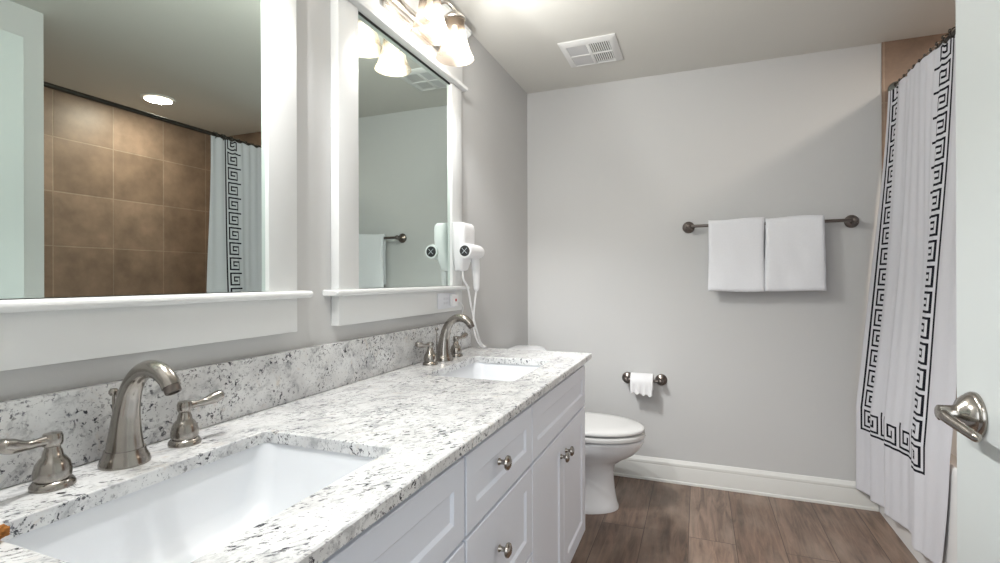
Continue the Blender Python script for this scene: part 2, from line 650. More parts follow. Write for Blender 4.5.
def knob(y, z, parent):
    b = MB()
    b.lathe([(0.0085, 0.0), (0.0085, 0.002), (0.0062, 0.005), (0.0055, 0.012), (0.0075, 0.016), (0.0155, 0.019), (0.0175, 0.022), (0.0165, 0.026), (0.010, 0.030), (0.0, 0.031)], (XF1 + 0.0002, y, z), 'X', 24)
    b.build('knob', 'nickel', parent)


for a in (0.205, 1.385):
    w = 0.73
    shaker('false_front', a, a + w - 0.004, 0.642, 0.806, 0.048)
    d1 = shaker('door', a, a + w / 2 - 0.004, 0.112, 0.634)
    d2 = shaker('door', a + w / 2, a + w - 0.004, 0.112, 0.634)
    knob(a + w / 2 - 0.046, 0.555, d1)
    knob(a + w / 2 + 0.022, 0.555, d2)
for z0, z1 in ((0.642, 0.806), (0.390, 0.634), (0.112, 0.382)):
    dr = shaker('drawer', 0.940, 1.379, z0, z1, 0.050)
    knob(1.120, (z0 + z1) / 2 + (0.016 if z0 < 0.6 else 0.011), dr)

# ------------------------------------------------------------------ granite countertop with two sink cut-outs
ctop = thing('countertop', (0.29, 1.15, 0.827), 'long speckled white granite countertop with low backsplash over the vanity', 'countertop')
ZT, ZB = 0.852, 0.8275
CX0, CX1, CY0, CY1, CYM = 0.001, 0.586, 0.163, 2.155, 1.10
HOLES = [(0.158, 0.474, 0.355, 0.815), (0.158, 0.474, 1.475, 1.905)]


def counter_half(b, y0, y1, hole, far):
    k, n = 6, 10
    hx0, hx1, hy0, hy1 = hole
    hl = rrect(hx0, hx1, hy0, hy1, 0.017, k, n)
    rect = [Vector((CX1, y0, 0)), Vector((CX1, y1, 0)), Vector((CX0, y1, 0)), Vector((CX0, y0, 0))]
    npt = len(hl) // 4
    outer, ins = [], []
    e = 0.0025
    for s in range(4):
        A, B = rect[s], rect[(s + 1) % 4]
        for j in range(npt):
            p = A.lerp(B, j / npt)
            q = p.copy()
            if abs(p.x - CX1) < 1e-6:
                q.x -= e
            if far and abs(p.y - y1) < 1e-6:
                q.y -= e
            outer.append(p)
            ins.append(q)

    def at(lst, z):
        return [Vector((p.x, p.y, z)) for p in lst]
    hin = rrect(hx0 - 0.002, hx1 + 0.002, hy0 - 0.002, hy1 + 0.002, 0.019, k, n)
    b.loft([at(hl, ZB), at(hl, ZT - 0.002), at(hin, ZT), at(ins, ZT), at(outer, ZT - e), at(outer, ZB + e), at(ins, ZB), at(hl, ZB)], False, False)


b = MB()
counter_half(b, CY0, CYM, HOLES[0], False)
counter_half(b, CYM, CY1, HOLES[1], True)
bmesh.ops.remove_doubles(b.bm, verts=list(b.bm.verts), dist=0.00005)
b.build('slab', 'granite', ctop, smooth=30)
MB().box(0.001, 0.021, CY0, CY1, ZT + 0.0003, 0.984, bev=0.0018).build('backsplash', 'granite', ctop)


def sink(hole, label):
    hx0, hx1, hy0, hy1 = hole
    s = thing('undermount_sink', ((hx0 + hx1) / 2, (hy0 + hy1) / 2, 0.66), label, 'sink')
    g = 0.006
    zt = ZB - 0.0006

    def L(inx, iny, z, r):
        return [Vector((p.x, p.y, z)) for p in rrect(hx0 - g + inx, hx1 + g - inx, hy0 - g + iny, hy1 + g - iny, r, 8, 8)]
    inner = [L(-0.016, -0.016, zt, 0.04), L(0, 0, zt, 0.034), L(0.002, 0.003, zt - 0.006, 0.034), L(0.010, 0.018, zt - 0.05, 0.036), L(0.020, 0.036, zt - 0.095, 0.040),
             L(0.032, 0.056, zt - 0.118, 0.045), L(0.055, 0.085, zt - 0.130, 0.045), L(0.10, 0.14, zt - 0.136, 0.04), L(0.145, 0.19, zt - 0.140, 0.012)]
    outer = [L(0.145, 0.19, zt - 0.150, 0.012), L(0.055, 0.085, zt - 0.142, 0.045), L(0.02, 0.04, zt - 0.122, 0.045), L(0.004, 0.012, zt - 0.06, 0.036), L(-0.004, -0.004, zt - 0.012, 0.036), L(-0.016, -0.016, zt - 0.010, 0.04), L(-0.016, -0.016, zt, 0.04)]
    MB().loft(inner + outer, False, False).build('basin', 'ceramic', s, smooth=50)
    c = ((hx0 + hx1) / 2, (hy0 + hy1) / 2, zt - 0.1392)
    MB().lathe([(0.0, -0.001), (0.030, -0.001), (0.031, 0.001), (0.029, 0.003), (0.022, 0.003), (0.020, 0.006), (0.0, 0.009)], c, 'Z', 28).build('drain', 'nickel', s)
    return s


sink(HOLES[0], 'white rectangular undermount sink nearest the viewer in the granite top')
sink(HOLES[1], 'white rectangular undermount sink at the far end of the granite top near the toilet')


def faucet(cy, label, lever_dirs):
    f = thing('faucet', (0.079, cy, ZT), label, 'faucet', )
    z0 = ZT + 0.0004
    b = MB()
    cx = 0.079
    b.lathe([(0.038, 0.0), (0.038, 0.004), (0.0365, 0.007), (0.0365, 0.009), (0.034, 0.014), (0.0315, 0.020), (0.0305, 0.026)], (cx, cy, z0), 'Z', 32)
    path = [(cx, cy, z0 + 0.024), (cx + 0.001, cy, z0 + 0.055), (cx + 0.005, cy, z0 + 0.090), (cx + 0.015, cy, z0 + 0.126), (cx + 0.034, cy, z0 + 0.153), (cx + 0.061, cy, z0 + 0.167), (cx + 0.089, cy, z0 + 0.165), (cx + 0.109, cy, z0 + 0.152), (cx + 0.117, cy, z0 + 0.141)]
    rad = [0.0285, 0.0240, 0.0200, 0.0172, 0.0158, 0.0155, 0.0152, 0.0144, 0.0144]
    b.tube(catmull(path, 6), lerp_list(rad, 6), 28, up=(0, 1, 0))
    sp = b.build('spout', 'nickel', f, smooth=50)
    d = Vector((0.5, 0, -0.87)).normalized()
    e = Vector((cx + 0.1165, cy, z0 + 0.142))
    MB().lathe([(0.0125, 0.0), (0.0125, 0.010), (0.0115, 0.012), (0.009, 0.012), (0.009, 0.009), (0.0, 0.009)], e, d, 24).build('aerator', 'bronze', sp)
    lr = MB()
    lr.tube([(0.049, cy, z0 + 0.0), (0.049, cy, z0 + 0.116)], 0.0026, 10)
    lr.lathe([(0.0, 0.0), (0.005, 0.001), (0.0075, 0.005), (0.0075, 0.009), (0.005, 0.013), (0.0, 0.014)], (0.049, cy, z0 + 0.114), 'Z', 18)
    lr.build('lift_rod', 'nickel', f)
    for dy, (dx, dyy) in zip((-0.106, 0.110), lever_dirs):
        hy = cy + dy
        b = MB()
        b.lathe([(0.0285, 0.0), (0.0285, 0.004), (0.027, 0.007), (0.0240, 0.011), (0.0205, 0.0118), (0.0205, 0.0146), (0.0238, 0.0152), (0.0240, 0.025), (0.0215, 0.036), (0.0165, 0.044), (0.0135, 0.047), (0.012, 0.055), (0.0105, 0.058), (0.0098, 0.062), (0.0120, 0.0635), (0.0132, 0.068), (0.0132, 0.077), (0.0115, 0.082), (0.0, 0.084)], (cx, hy, z0), 'Z', 28)
        h = b.build('handle', 'nickel', f, smooth=45)
        v = Vector((dx, dyy, 0)).normalized()
        o = Vector((cx, hy, z0 + 0.073))
        pts = catmull([o + v * 0.006, o + v * 0.022 + Vector((0, 0, 0.0)), o + v * 0.037 + Vector((0, 0, 0.001)), o + v * 0.053 + Vector((0, 0, 0.005)), o + v * 0.067 + Vector((0, 0, 0.010)), o + v * 0.073 + Vector((0, 0, 0.012))], 5)
        ra = lerp_list([0.0085, 0.0066, 0.0074, 0.0112, 0.0105, 0.004], 5)
        rb = lerp_list([0.0085, 0.0064, 0.0074, 0.0115, 0.0130, 0.006], 5)
        MB().tube(pts, 0.01, 16, up=(0, 0, 1), squash=list(zip(ra, rb))).build('lever', 'nickel', h, smooth=60)
    return f


faucet(0.581, 'brushed nickel gooseneck faucet with two lever handles at the near sink', [(0.12, -1), (0.25, 1)])
faucet(1.766, 'brushed nickel gooseneck faucet with two lever handles at the far sink', [(-0.25, -1), (0.2, 1)])

# unidentified object, built as a small brown sponge at the corner of the near sink
b = MB()
t = bmesh.new()
bmesh.ops.create_icosphere(t, subdivisions=4, radius=1.0)
for v in t.verts:
    p = v.co
    k = 1 + 0.16 * sin(p.x * 7 + 1) * sin(p.y * 8 + 2) * cos(p.z * 6) + 0.07 * sin(p.x * 17) * sin(p.y * 19 + 1)
    v.co = Vector((0.209 + p.x * 0.013 * k, 0.346 + p.y * 0.017 * k, ZT + 0.0085 + max(-0.96, p.z) * 0.0085 * k))
b._merge(t)
lo = min(v.co.z for v in b.bm.verts)
for v in b.bm.verts:
    v.co.z += ZT + 0.0006 - lo
tag(b.build('brown_lump', 'lump'), 'small rust-brown sponge on the granite at the near sink corner', 'lump')


# ------------------------------------------------------------------ framed mirrors with shelf sill
def framed_mirror(y0, y1, label):
    mth = thing('framed_mirror', (0.0, (y0 + y1) / 2, 1.034), label, 'mirror')
    W = 0.094
    T = 0.030
    MB().box(0.0018, 0.0180, y0 + W - 0.012, y1 - W + 0.012, 1.1425, 2.008).build('mirror_glass', ['mirror'], mth, smooth=0)
    MB().box(0.0185, 0.0205, y0 + W + 0.0005, y1 - W - 0.0005, 2.0062, 2.0126).build('gap_shade_strip', 'dark', mth, smooth=0, label='dark strip standing in for the shaded gap above the glass')  # black strip imitates the shadow in the gap under the header
    for a in (y0, y1 - W):
        MB().box(0.0008, T, a, a + W, 1.1412, 2.0125, bev=0.0012).build('stile', 'trim', mth)
    MB().box(0.0008, T, y0, y1, 1.034, 1.1215, bev=0.0012).build('apron', 'trim', mth)
    # sill with rounded nose
    prof = [(0.0008, 1.1220), (0.046, 1.1220), (0.052, 1.1245), (0.0555, 1.1285), (0.0560, 1.1325), (0.0540, 1.1370), (0.0490, 1.1400), (0.043, 1.1408), (0.0008, 1.1408)]
    ya, yb = y0 - 0.036, y1 + 0.034
    loops = []
    for y, s in ((ya, 0.004), (ya + 0.004, 0.0), (yb - 0.004, 0.0), (yb, 0.004)):
        loops.append([Vector((max(0.0008, x - s), y, z + (s if z < 1.13 else -s) * 0.8)) for x, z in prof])
    MB().loft(loops).build('sill', 'trim', mth, smooth=35)
    MB().box(0.0008, T + 0.003, y0 - 0.006, y1 + 0.006, 2.0345, 2.236, bev=0.0012).build('header', 'trim', mth)
    prof = [(0.0008, 2.0130), (0.044, 2.0130), (0.050, 2.0165), (0.052, 2.0235), (0.050, 2.0305), (0.044, 2.0340), (0.0008, 2.0340)]
    MB().loft([[Vector((x, y, z)) for x, z in prof] for y in (y0 - 0.022, y1 + 0.022)]).build('header_bead', 'trim', mth, smooth=35)
    prof = [(0.0008, 2.2365), (0.036, 2.2365), (0.040, 2.245), (0.050, 2.258), (0.062, 2.266), (0.066, 2.270), (0.066, 2.284), (0.0008, 2.284)]
    MB().loft([[Vector((x, y, z)) for x, z in prof] for y in (y0 - 0.03, y1 + 0.03)]).build('crown', 'trim', mth, smooth=25)
    return mth


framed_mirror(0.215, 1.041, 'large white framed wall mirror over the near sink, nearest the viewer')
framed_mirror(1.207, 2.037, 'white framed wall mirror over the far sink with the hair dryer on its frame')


# ------------------------------------------------------------------ vanity lights
def vanity_light(cy, label, glow, beam, aim):
    v = thing('vanity_light', (0.034, cy, 2.05), label, 'wall light')
    b = MB()
    b.box(0.0335, 0.050, cy - 0.205, cy + 0.205, 2.078, 2.152, bev=0.006, seg=3)
    b.tube([(0.050, cy - 0.218, 2.115), (0.050, cy - 0.214, 2.115), (0.050, cy - 0.205, 2.115), (0.050, cy + 0.205, 2.115), (0.050, cy + 0.214, 2.115), (0.050, cy + 0.218, 2.115)], [0.014, 0.022, 0.024, 0.024, 0.022, 0.014], 24)
    b.build('back_plate', 'satin', v)
    for s in (-1, 1):
        sy = cy + s * 0.095
        sx = 0.155
        a = MB()
        a.tube(catmull([(0.066, cy + s * 0.02, 2.122), (0.082, cy + s * 0.028, 2.150), (0.10, cy + s * 0.042, 2.185), (0.120, cy + s * 0.062, 2.208), (0.140, cy + s * 0.082, 2.210), (sx, sy, 2.190), (sx, sy, 2.170)], 6), 0.0055, 12)
        a.build('arm', 'satin', v)
        c = MB()
        c.lathe([(0.006, 0.030), (0.010, 0.028), (0.014, 0.022), (0.030, 0.014), (0.041, 0.004), (0.042, -0.003), (0.040, -0.006), (0.0375, -0.006), (0.034, 0.004)], (sx, sy, 2.156), 'Z', 28)
        c.build('shade_cap', 'satin', v)
        g = MB()
        # bell-shaped glass, open at the bottom
        prof = [(0.036, 2.147), (0.037, 2.132), (0.039, 2.110), (0.0435, 2.084), (0.050, 2.058), (0.058, 2.036), (0.066, 2.019), (0.0715, 2.010), (0.0725, 2.006)]
        c_ = Vector((sx, sy, 0))
        g.loft([[c_ + Vector((r * cos(2 * pi * k / 40), r * sin(2 * pi * k / 40), z)) for k in range(40)] for r, z in prof], True, False)
        g.build('glass_shade', 'shade', v, smooth=80, label='glowing alabaster glass bell shade')
        bl = MB()
        bl.lathe([(0.0, 0.0), (0.012, 0.002), (0.020, 0.010), (0.022, 0.020), (0.018, 0.034), (0.011, 0.048), (0.010, 0.062)], (sx, sy, 2.068), 'Z', 20)
        bo = bl.build('bulb', 'bulb', v)
        bo.visible_shadow = True
        bulb_light('bulb_lamp', (sx, sy, 2.052), glow, beam, aim)
    return v


vanity_light(1.625, 'two-shade alabaster glass vanity light over the far mirror', 4.8, 41.0, (0.72, 0.52, -0.02))
vanity_light(0.628, 'two-shade alabaster glass vanity light on the header of the near mirror', 18.0, 9.0, (0.88, 0.25, -0.02))

# ------------------------------------------------------------------ outlet on the far mirror's apron
out = thing('wall_outlet', (0.031, 1.885, 1.055), 'sideways white wall outlet on the mirror apron behind the far faucet', 'outlet')
MB().box(0.0304, 0.0345, 1.805, 1.965, 1.048, 1.112, bev=0.0015).build('cover_plate', 'plate', out)
b = MB()
for yy in (1.855, 1.872, 1.889):
    b.box(0.0344, 0.0350, yy, yy + 0.003, 1.066, 1.076)
    b.box(0.0344, 0.0350, yy, yy + 0.003, 1.084, 1.094)
b.build('slots', 'greyplastic', out)
pl_ = MB().box(0.0348, 0.050, 1.905, 1.962, 1.056, 1.106, bev=0.004).build('safety_plug', 'plastic', out)
MB().lathe([(0.006, 0), (0.006, 0.002), (0.004, 0.003), (0.0, 0.003)], (0.0502, 1.934, 1.081), 'X', 18).build('reset_button', 'red', pl_)

# ------------------------------------------------------------------ hair dryer in its wall holder
hold = thing('hair_dryer_holder', (0.03, 2.0, 1.2), 'white plastic wall holder for the hair dryer on the far mirror frame', 'hair dryer holder')
b = MB()
loops = []
for z, s, dx in ((1.206, 0.42, 0.5), (1.212, 0.56, 0.62), (1.25, 0.76, 0.8), (1.30, 0.93, 0.95), (1.34, 1.0, 1.0), (1.385, 1.0, 1.0), (1.403, 0.97, 0.95), (1.412, 0.88, 0.82), (1.414, 0.6, 0.5)):
    cyy, hy, hx = 1.988, 0.064 * s, 0.061 * dx
    loops.append([Vector((0.0315 + (p.x), p.y, z)) for p in rrect(0.0, hx, cyy - hy, cyy + hy, min(0.020 * dx, hx * .45), 6, 4)])
b.loft(loops)
b.build('cradle', 'plastic', hold, smooth=55)
b = MB()
b.tube(catmull([(0.040, 1.962, 1.074), (0.044, 1.99, 1.068), (0.036, 2.035, 1.046), (0.020, 2.058, 1.018), (0.014, 2.064, 1.002)], 6), 0.0025, 8)
b.lathe([(0.004, 0.0), (0.009, 0.006), (0.009, 0.018), (0.004, 0.024)], (0.014, 2.064, 0.9855), 'Z', 14)
b.build('power_cord', 'plastic', hold)

dry = thing('hair_dryer', (0.09, 2.02, 1.12), 'white hair dryer with black round grille resting in its wall holder', 'hair dryer')
bc = Vector((0.098, 1.922, 1.289))
b = MB()
b.lathe([(0.0285, 0.0), (0.0305, 0.004), (0.0315, 0.012), (0.0320, 0.05), (0.0315, 0.11), (0.0295, 0.137), (0.025, 0.154), (0.015, 0.164), (0.0, 0.167)], bc, 'Y', 32)
b.build('barrel', 'plastic', dry, smooth=50)
b = MB()
b.lathe([(0.0, -0.0030), (0.010, -0.0036), (0.0190, -0.0034), (0.0225, -0.0022), (0.0232, -0.0003), (0.0232, 0.001)], bc, 'Y', 30)
gr_ = b.build('intake_grille', 'blackplastic', dry)
b = MB()
for ang in (45, 135):
    d = Vector((cos(radians(ang)), 0, sin(radians(ang))))
    b.tube([bc + d * -0.016 + Vector((0, -0.0036, 0)), bc + d * 0.016 + Vector((0, -0.0036, 0))], 0.0011, 6)
b.build('grille_bar', 'greyplastic', gr_)
b = MB()
b.tube(catmull([(0.094, 2.035, 1.268), (0.095, 2.040, 1.22), (0.096, 2.044, 1.17), (0.096, 2.046, 1.130), (0.096, 2.046, 1.117)], 6), lerp_list([0.019, 0.0185, 0.0155, 0.013, 0.006], 6), 20, up=(0, 1, 0))
b.build('handle', 'plastic', dry, smooth=60)
b = MB()
cord = [(0.096, 2.046, 1.118), (0.090, 2.045, 1.08), (0.083, 2.045, 1.01), (0.080, 2.055, 0.942), (0.085, 2.085, 0.888), (0.095, 2.115, 0.8600), (0.100, 2.138, 0.8590), (0.093, 2.138, 0.8610), (0.080, 2.125, 0.882), (0.070, 2.098, 0.95), (0.066, 2.064, 1.03), (0.068, 2.033, 1.095), (0.068, 2.010, 1.14), (0.062, 1.985, 1.17), (0.058, 1.985, 1.2065)]
b.tube(catmull(cord, 8), 0.0044, 10)
b.build('cord', 'plastic', dry, smooth=80)

# ------------------------------------------------------------------ toilet (backs on the left wall, faces right)
toi = thing('toilet', (0.38, 2.615, 0.0), 'white two-piece toilet between the vanity and the back wall', 'toilet')
TC = 2.615


def egg(x0, x1, hw, z, n=40, back=0.5):
    """plan outline: squarer at the back (x0), pointed-round at the front (x1)"""
    pts = []
    xm = x0 + (x1 - x0) * 0.48
    for k in range(n):
        a = 2 * pi * k / n
        cx_, sy_ = cos(a), sin(a)
        if cx_ >= 0:
            pts.append(Vector((xm + (x1 - xm) * cx_, TC + hw * sy_, z)))
        else:
            px = -abs(cx_) ** 0.75
            pts.append(Vector((xm + (xm - x0) * px, TC + hw * (abs(sy_) ** 0.8) * (1 if sy_ > 0 else -1), z)))
    return pts


b = MB()
secs = [(0.0008, 0.09, 0.632, 0.146), (0.012, 0.09, 0.632, 0.146), (0.030, 0.10, 0.624, 0.137), (0.10, 0.11, 0.612, 0.124), (0.18, 0.12, 0.606, 0.117), (0.222, 0.125, 0.613, 0.121), (0.252, 0.125, 0.650, 0.138), (0.285, 0.12, 0.708, 0.165), (0.320, 0.11, 0.742, 0.179), (0.350, 0.10, 0.756, 0.184), (0.362, 0.10, 0.757, 0.184), (0.366, 0.105, 0.752, 0.180)]
b.loft([egg(x0, x1, hw, z) for z, x0, x1, hw in secs])
b.build('bowl', 'porcelain', toi, smooth=60)
b = MB()
b.loft([egg(0.238, 0.746, 0.174, 0.3735), egg(0.232, 0.762, 0.187, 0.376), egg(0.230, 0.765, 0.190, 0.386), egg(0.232, 0.763, 0.188, 0.395), egg(0.24, 0.752, 0.178, 0.398)])
b.box(0.236, 0.262, TC - 0.09, TC - 0.06, 0.362, 0.380)
b.box(0.236, 0.262, TC + 0.06, TC + 0.09, 0.362, 0.380)
b.build('seat', 'seat', toi, smooth=60)
b = MB()
b.loft([egg(0.240, 0.738, 0.168, 0.4060), egg(0.232, 0.760, 0.186, 0.4085), egg(0.230, 0.762, 0.188, 0.417), egg(0.232, 0.758, 0.184, 0.424), egg(0.245, 0.740, 0.170, 0.4295), egg(0.29, 0.68, 0.12, 0.4335), egg(0.40, 0.56, 0.04, 0.4345)])
b.box(0.238, 0.256, TC - 0.085, TC - 0.065, 0.396, 0.411)
b.box(0.238, 0.256, TC + 0.065, TC + 0.085, 0.396, 0.411)
b.build('lid', 'seat', toi, smooth=60)


def tank_loop(x0, x1, hw, z, bow):
    pts = []
    for p in rrect(x0, x1, TC - hw, TC + hw, min(0.03, (x1 - x0) * 0.45), 6, 10):
        q = p.copy()
        f = max(0, (p.x - (x0 + x1) / 2) / ((x1 - x0) / 2))
        q.x += bow * f * (1 - ((p.y - TC) / hw) ** 2)
        q.z = z
        pts.append(q)
    return pts


b = MB()
b.loft([tank_loop(0.03, 0.155, 0.172, 0.3675, 0.040), tank_loop(0.028, 0.160, 0.182, 0.38, 0.045), tank_loop(0.02, 0.165, 0.200, 0.62, 0.052), tank_loop(0.018, 0.167, 0.206, 0.756, 0.055)])
b.build('tank', 'porcelain', toi, smooth=50)
b = MB()
b.loft([tank_loop(0.014, 0.170, 0.212, 0.7565, 0.060), tank_loop(0.010, 0.174, 0.217, 0.762, 0.060), tank_loop(0.010, 0.174, 0.217, 0.772, 0.060), tank_loop(0.018, 0.162, 0.204, 0.781, 0.055), tank_loop(0.03, 0.145, 0.175, 0.787, 0.045), tank_loop(0.05, 0.12, 0.12, 0.791, 0.03), tank_loop(0.07, 0.10, 0.05, 0.792, 0.005)])
b.build('tank_lid', 'porcelain', toi, smooth=50)
b = MB()
b.lathe([(0.012, 0.0), (0.012, 0.006), (0.008, 0.010)], (0.196, TC - 0.14, 0.705), 'X', 18)
b.tube([(0.204, TC - 0.14, 0.705), (0.222, TC - 0.12, 0.702), (0.236, TC - 0.07, 0.696)], [0.005, 0.006, 0.004], 10)
b.build('flush_lever', 'nickel', toi)


# ------------------------------------------------------------------ towel bar and towels on the back wall
def wall_post(b, x, z, stick):
    """round stepped rosette with a post, sticking out from the back wall (towards -Y)"""
    b.lathe([(0.033, 0.0), (0.033, 0.004), (0.030, 0.007), (0.030, 0.010), (0.026, 0.013), (0.020, 0.015), (0.0115, 0.020), (0.0105, stick - 0.016), (0.014, stick - 0.012), (0.016, stick), (0.014, stick + 0.010), (0.008, stick + 0.015), (0.0, stick + 0.016)], (x, D - 0.0004, z), '-Y', 28)
    return b


TBZ, TBY = 1.459, D - 0.068
tb = thing('towel_bar', (1.352, D, TBZ), 'dark pewter towel bar with round rosettes on the back wall', 'towel rail')
MB().tube([(0.965, TBY, TBZ), (1.740, TBY, TBZ)], 0.0085, 16).build('bar', 'bronze', tb)
for x in (0.962, 1.743):
    wall_post(MB(), x, TBZ, 0.068).build('post', 'bronze', tb)


def towel(x0, x1, label, seed, zb, lift):
    rnd = random.Random(seed)
    a, b_ = rnd.uniform(0, 6), rnd.uniform(0, 6)
    NS, NX = 64, 34
    t_in, th = 0.0105, 0.016
    # outer line: from front hem up, over the bar, down to back hem, then back along the inside
    front = TBY - t_in - th
    outer, inner = [], []
    zt = TBZ
    path_f = [(zb + (zt - zb) * k / 20) for k in range(21)]
    prof = []
    R_o, R_i = t_in + th, t_in
    for z in path_f:
        prof.append((TBY - R_o, z))
    for k in range(1, 12):
        an = pi - pi * k / 12
        prof.append((TBY + R_o * cos(an), zt + R_o * 1.15 * sin(an)))
    zbk = zb + 0.03
    for k in range(0, 11):
        prof.append((TBY + R_o, zt - (zt - zbk) * k / 10))
    prof.append((TBY + (R_o + R_i) / 2, zbk - 0.004))
    for k in range(0, 11):
        prof.append((TBY + R_i, zbk + (zt - zbk) * k / 10))
    for k in range(1, 8):
        an = pi * k / 8
        prof.append((TBY + R_i * cos(an), zt + R_i * sin(an)))
    for k in range(0, 21):
        prof.append((TBY - R_i, zt - (zt - zb) * k / 20))
    prof.append((TBY - (R_o + R_i) / 2, zb - 0.005))
    loops = []
    for i in range(NX + 1):
        u = i / NX
        x = x0 + (x1 - x0) * u
        edge = min(u, 1 - u) * NX
        rnd_e = {0: 0.55, 1: 0.9}.get(int(edge), 1.0)
        lp_ = []
        for (y, z) in prof:
            f = (zt - z) / (zt - zb)
            f = max(0, min(1, f))
            side = -1 if y < TBY else 1
            off = (0.0022 * sin(9 * u + a + 5 * f) + 0.0016 * sin(17 * u + b_ - 7 * f)) * side * (0.3 + 0.7 * f)
            if side < 0:
                off -= 0.010 * f * 0.5
            yy = TBY + (y - TBY) * (rnd_e if abs(y - TBY) > R_i + 0.002 else 1) + off
            zz = z + 0.0025 * sin(5 * u + a) * f + (lift * (u - 0.3) + 0.003 * sin(6 * u + b_)) * max(0, 1 - f * 1.4)
            xx = x + 0.003 * sin(4 * f + b_) * (u - 0.5) * 2 + 0.001 * sin(23 * f + a)
            lp_.append(Vector((xx, yy, zz)))
        loops.append(lp_)
    o = MB().loft(loops).build('hand_towel', 'towel', None, smooth=70)
    tag(o, label, 'towel')
    return o


towel(1.064, 1.3375, 'left of the two folded white towels on the bar', 3, 1.104, 0.004)
towel(1.3405, 1.612, 'right of the two folded white towels on the bar, slightly higher', 5, 1.108, 0.007)

# ------------------------------------------------------------------ toilet paper holder and roll
TPZ = 0.584
tp = thing('toilet_paper_holder', (0.72, D, TPZ), 'dark pewter toilet paper holder on the back wall beside the toilet', 'toilet paper holder')
for x in (0.622, 0.812):
    wall_post(MB(), x, TPZ, 0.060).build('post', 'bronze', tp)
MB().tube([(0.634, D - 0.060, TPZ), (0.800, D - 0.060, TPZ)], 0.008, 16).build('roller', 'bronze', tp)
b = MB()
seg = 40
rx0, rx1, rc = 0.648, 0.772, Vector((0, D - 0.060, TPZ - 0.006))
loops = []
for x, r in ((rx0, 0.0145), (rx0, 0.046), (rx0 + 0.002, 0.048), (rx1 - 0.002, 0.048), (rx1, 0.046), (rx1, 0.0145), (rx0, 0.0145)):
    loops.append([Vector((x, rc.y + r * cos(2 * pi * k / seg), rc.z + r * sin(2 * pi * k / seg))) for k in range(seg)])
b.loft(loops, False, False)
rol = b.build('toilet_paper_roll', 'paper', None, smooth=40)
tag(rol, 'white toilet paper roll with folded loose end on the dark holder', 'toilet paper')
b = MB()
loops = []
NXs = 24
for i in range(NXs + 1):
    u = i / NXs
    x = rx0 + 0.001 + (rx1 - rx0 - 0.002) * u
    lp_ = []
    wob = 0.0030 * sin(u * 2 * pi * 3.5)
    drop = 0.052 + 0.013 * abs(((u * 3.5) % 1) - 0.5) * 2 + 0.014 * u
    fr = [(rc.y + 0.0492 * cos(an), rc.z + 0.0492 * sin(an)) for an in [pi * (0.55 + 0.45 * k / 8) for k in range(9)]]
    for k in range(1, 7):
        f = k / 6
        fr.append((rc.y - 0.0492 - wob * f * 2.2 + 0.003 * f, rc.z - drop * f))
    back = [(y + 0.0010 + 0.0012 * (j / len(fr)), z) for j, (y, z) in enumerate(fr)]
    lp_ = [Vector((x, y, z)) for y, z in fr] + [Vector((x, y + 0.0006, z)) for y, z in reversed([(yy - 0.0012, zz) for yy, zz in back])][:0]
    lp_ = [Vector((x, y - 0.0008, z)) for y, z in fr] + [Vector((x, y + 0.0006, z)) for y, z in reversed(fr)]
    loops.append(lp_)
b.loft(loops)
b.build('loose_sheet', 'paper', rol, smooth=60)

# ------------------------------------------------------------------ ceiling vent
vt = thing('ceiling_vent', (0.50, 2.615, H), 'white square four-panel louvred vent in the ceiling', 'vent')
vx0, vx1, vy0, vy1 = 0.358, 0.642, 2.462, 2.770
ix, iy = 0.030, 0.034
fb = MB()


def vrect(i, z):
    return [Vector((vx0 + i, vy0 + i, z)), Vector((vx1 - i, vy0 + i, z)), Vector((vx1 - i, vy1 - i, z)), Vector((vx0 + i, vy1 - i, z))]


fb.loft([vrect(0, H - 0.0006), vrect(0.0, H - 0.004), vrect(0.026, H - 0.014), vrect(0.034, H - 0.0155), vrect(0.036, H - 0.0145), vrect(0.036, H - 0.0006), vrect(0, H - 0.0006)], False, False)
fb.build('frame', 'vent', vt, smooth=20)
cxm, cym = (vx0 + vx1) / 2, (vy0 + vy1) / 2
MB().box(vx0 + 0.035, vx1 - 0.035, cym - 0.007, cym + 0.007, H - 0.0155, H - 0.008, bev=0.001).build('cross_bar', 'vent', vt)
MB().box(cxm - 0.009, cxm + 0.009, vy0 + 0.035, vy1 - 0.035, H - 0.0152, H - 0.0082, bev=0.001).build('cross_bar', 'vent', vt)
MB().box(vx0 + 0.030, vx1 - 0.030, vy0 + 0.030, vy1 - 0.030, H - 0.0035, H - 0.0012).build('backing', 'dark', vt, smooth=0)
for qx in (0, 1):
    for qy in (0, 1):
        px0 = vx0 + 0.036 if qx == 0 else cxm + 0.010
        px1 = cxm - 0.010 if qx == 0 else vx1 - 0.036
        py0 = vy0 + 0.036 if qy == 0 else cym + 0.008
        py1 = cym - 0.008 if qy == 0 else vy1 - 0.036
        b = MB()
        if qx == 1:
            # narrow slats across, seen open
            nn = 9
            for k in range(nn):
                x = px0 + (k + 0.5) * (px1 - px0) / nn
                b.box(x - 0.0034, x + 0.0034, py0, py1, H - 0.0135, H - 0.0125)
            b.build('louvre_panel', 'vent', vt, smooth=0)
        else:
            # slats lying nearly closed
            nn = 9
            pitch = (py1 - py0) / nn
            for k in range(nn):
                y = py0 + (k + 0.5) * pitch
                b.box(px0, px1, y - pitch * 0.42, y + pitch * 0.42, H - 0.0135, H - 0.0125)
            b.build('louvre_panel', 'ventgrey', vt, smooth=0)

# ------------------------------------------------------------------ bathtub
TB0, TB1, TH = 1.852, TX - 0.002, 0.495
tub = thing('bathtub', ((TB0 + TB1) / 2, 2.2, 0.0), 'white alcove bathtub behind the shower curtain', 'bathtub')
ty0, ty1 = AY + 0.002, D - 0.0115


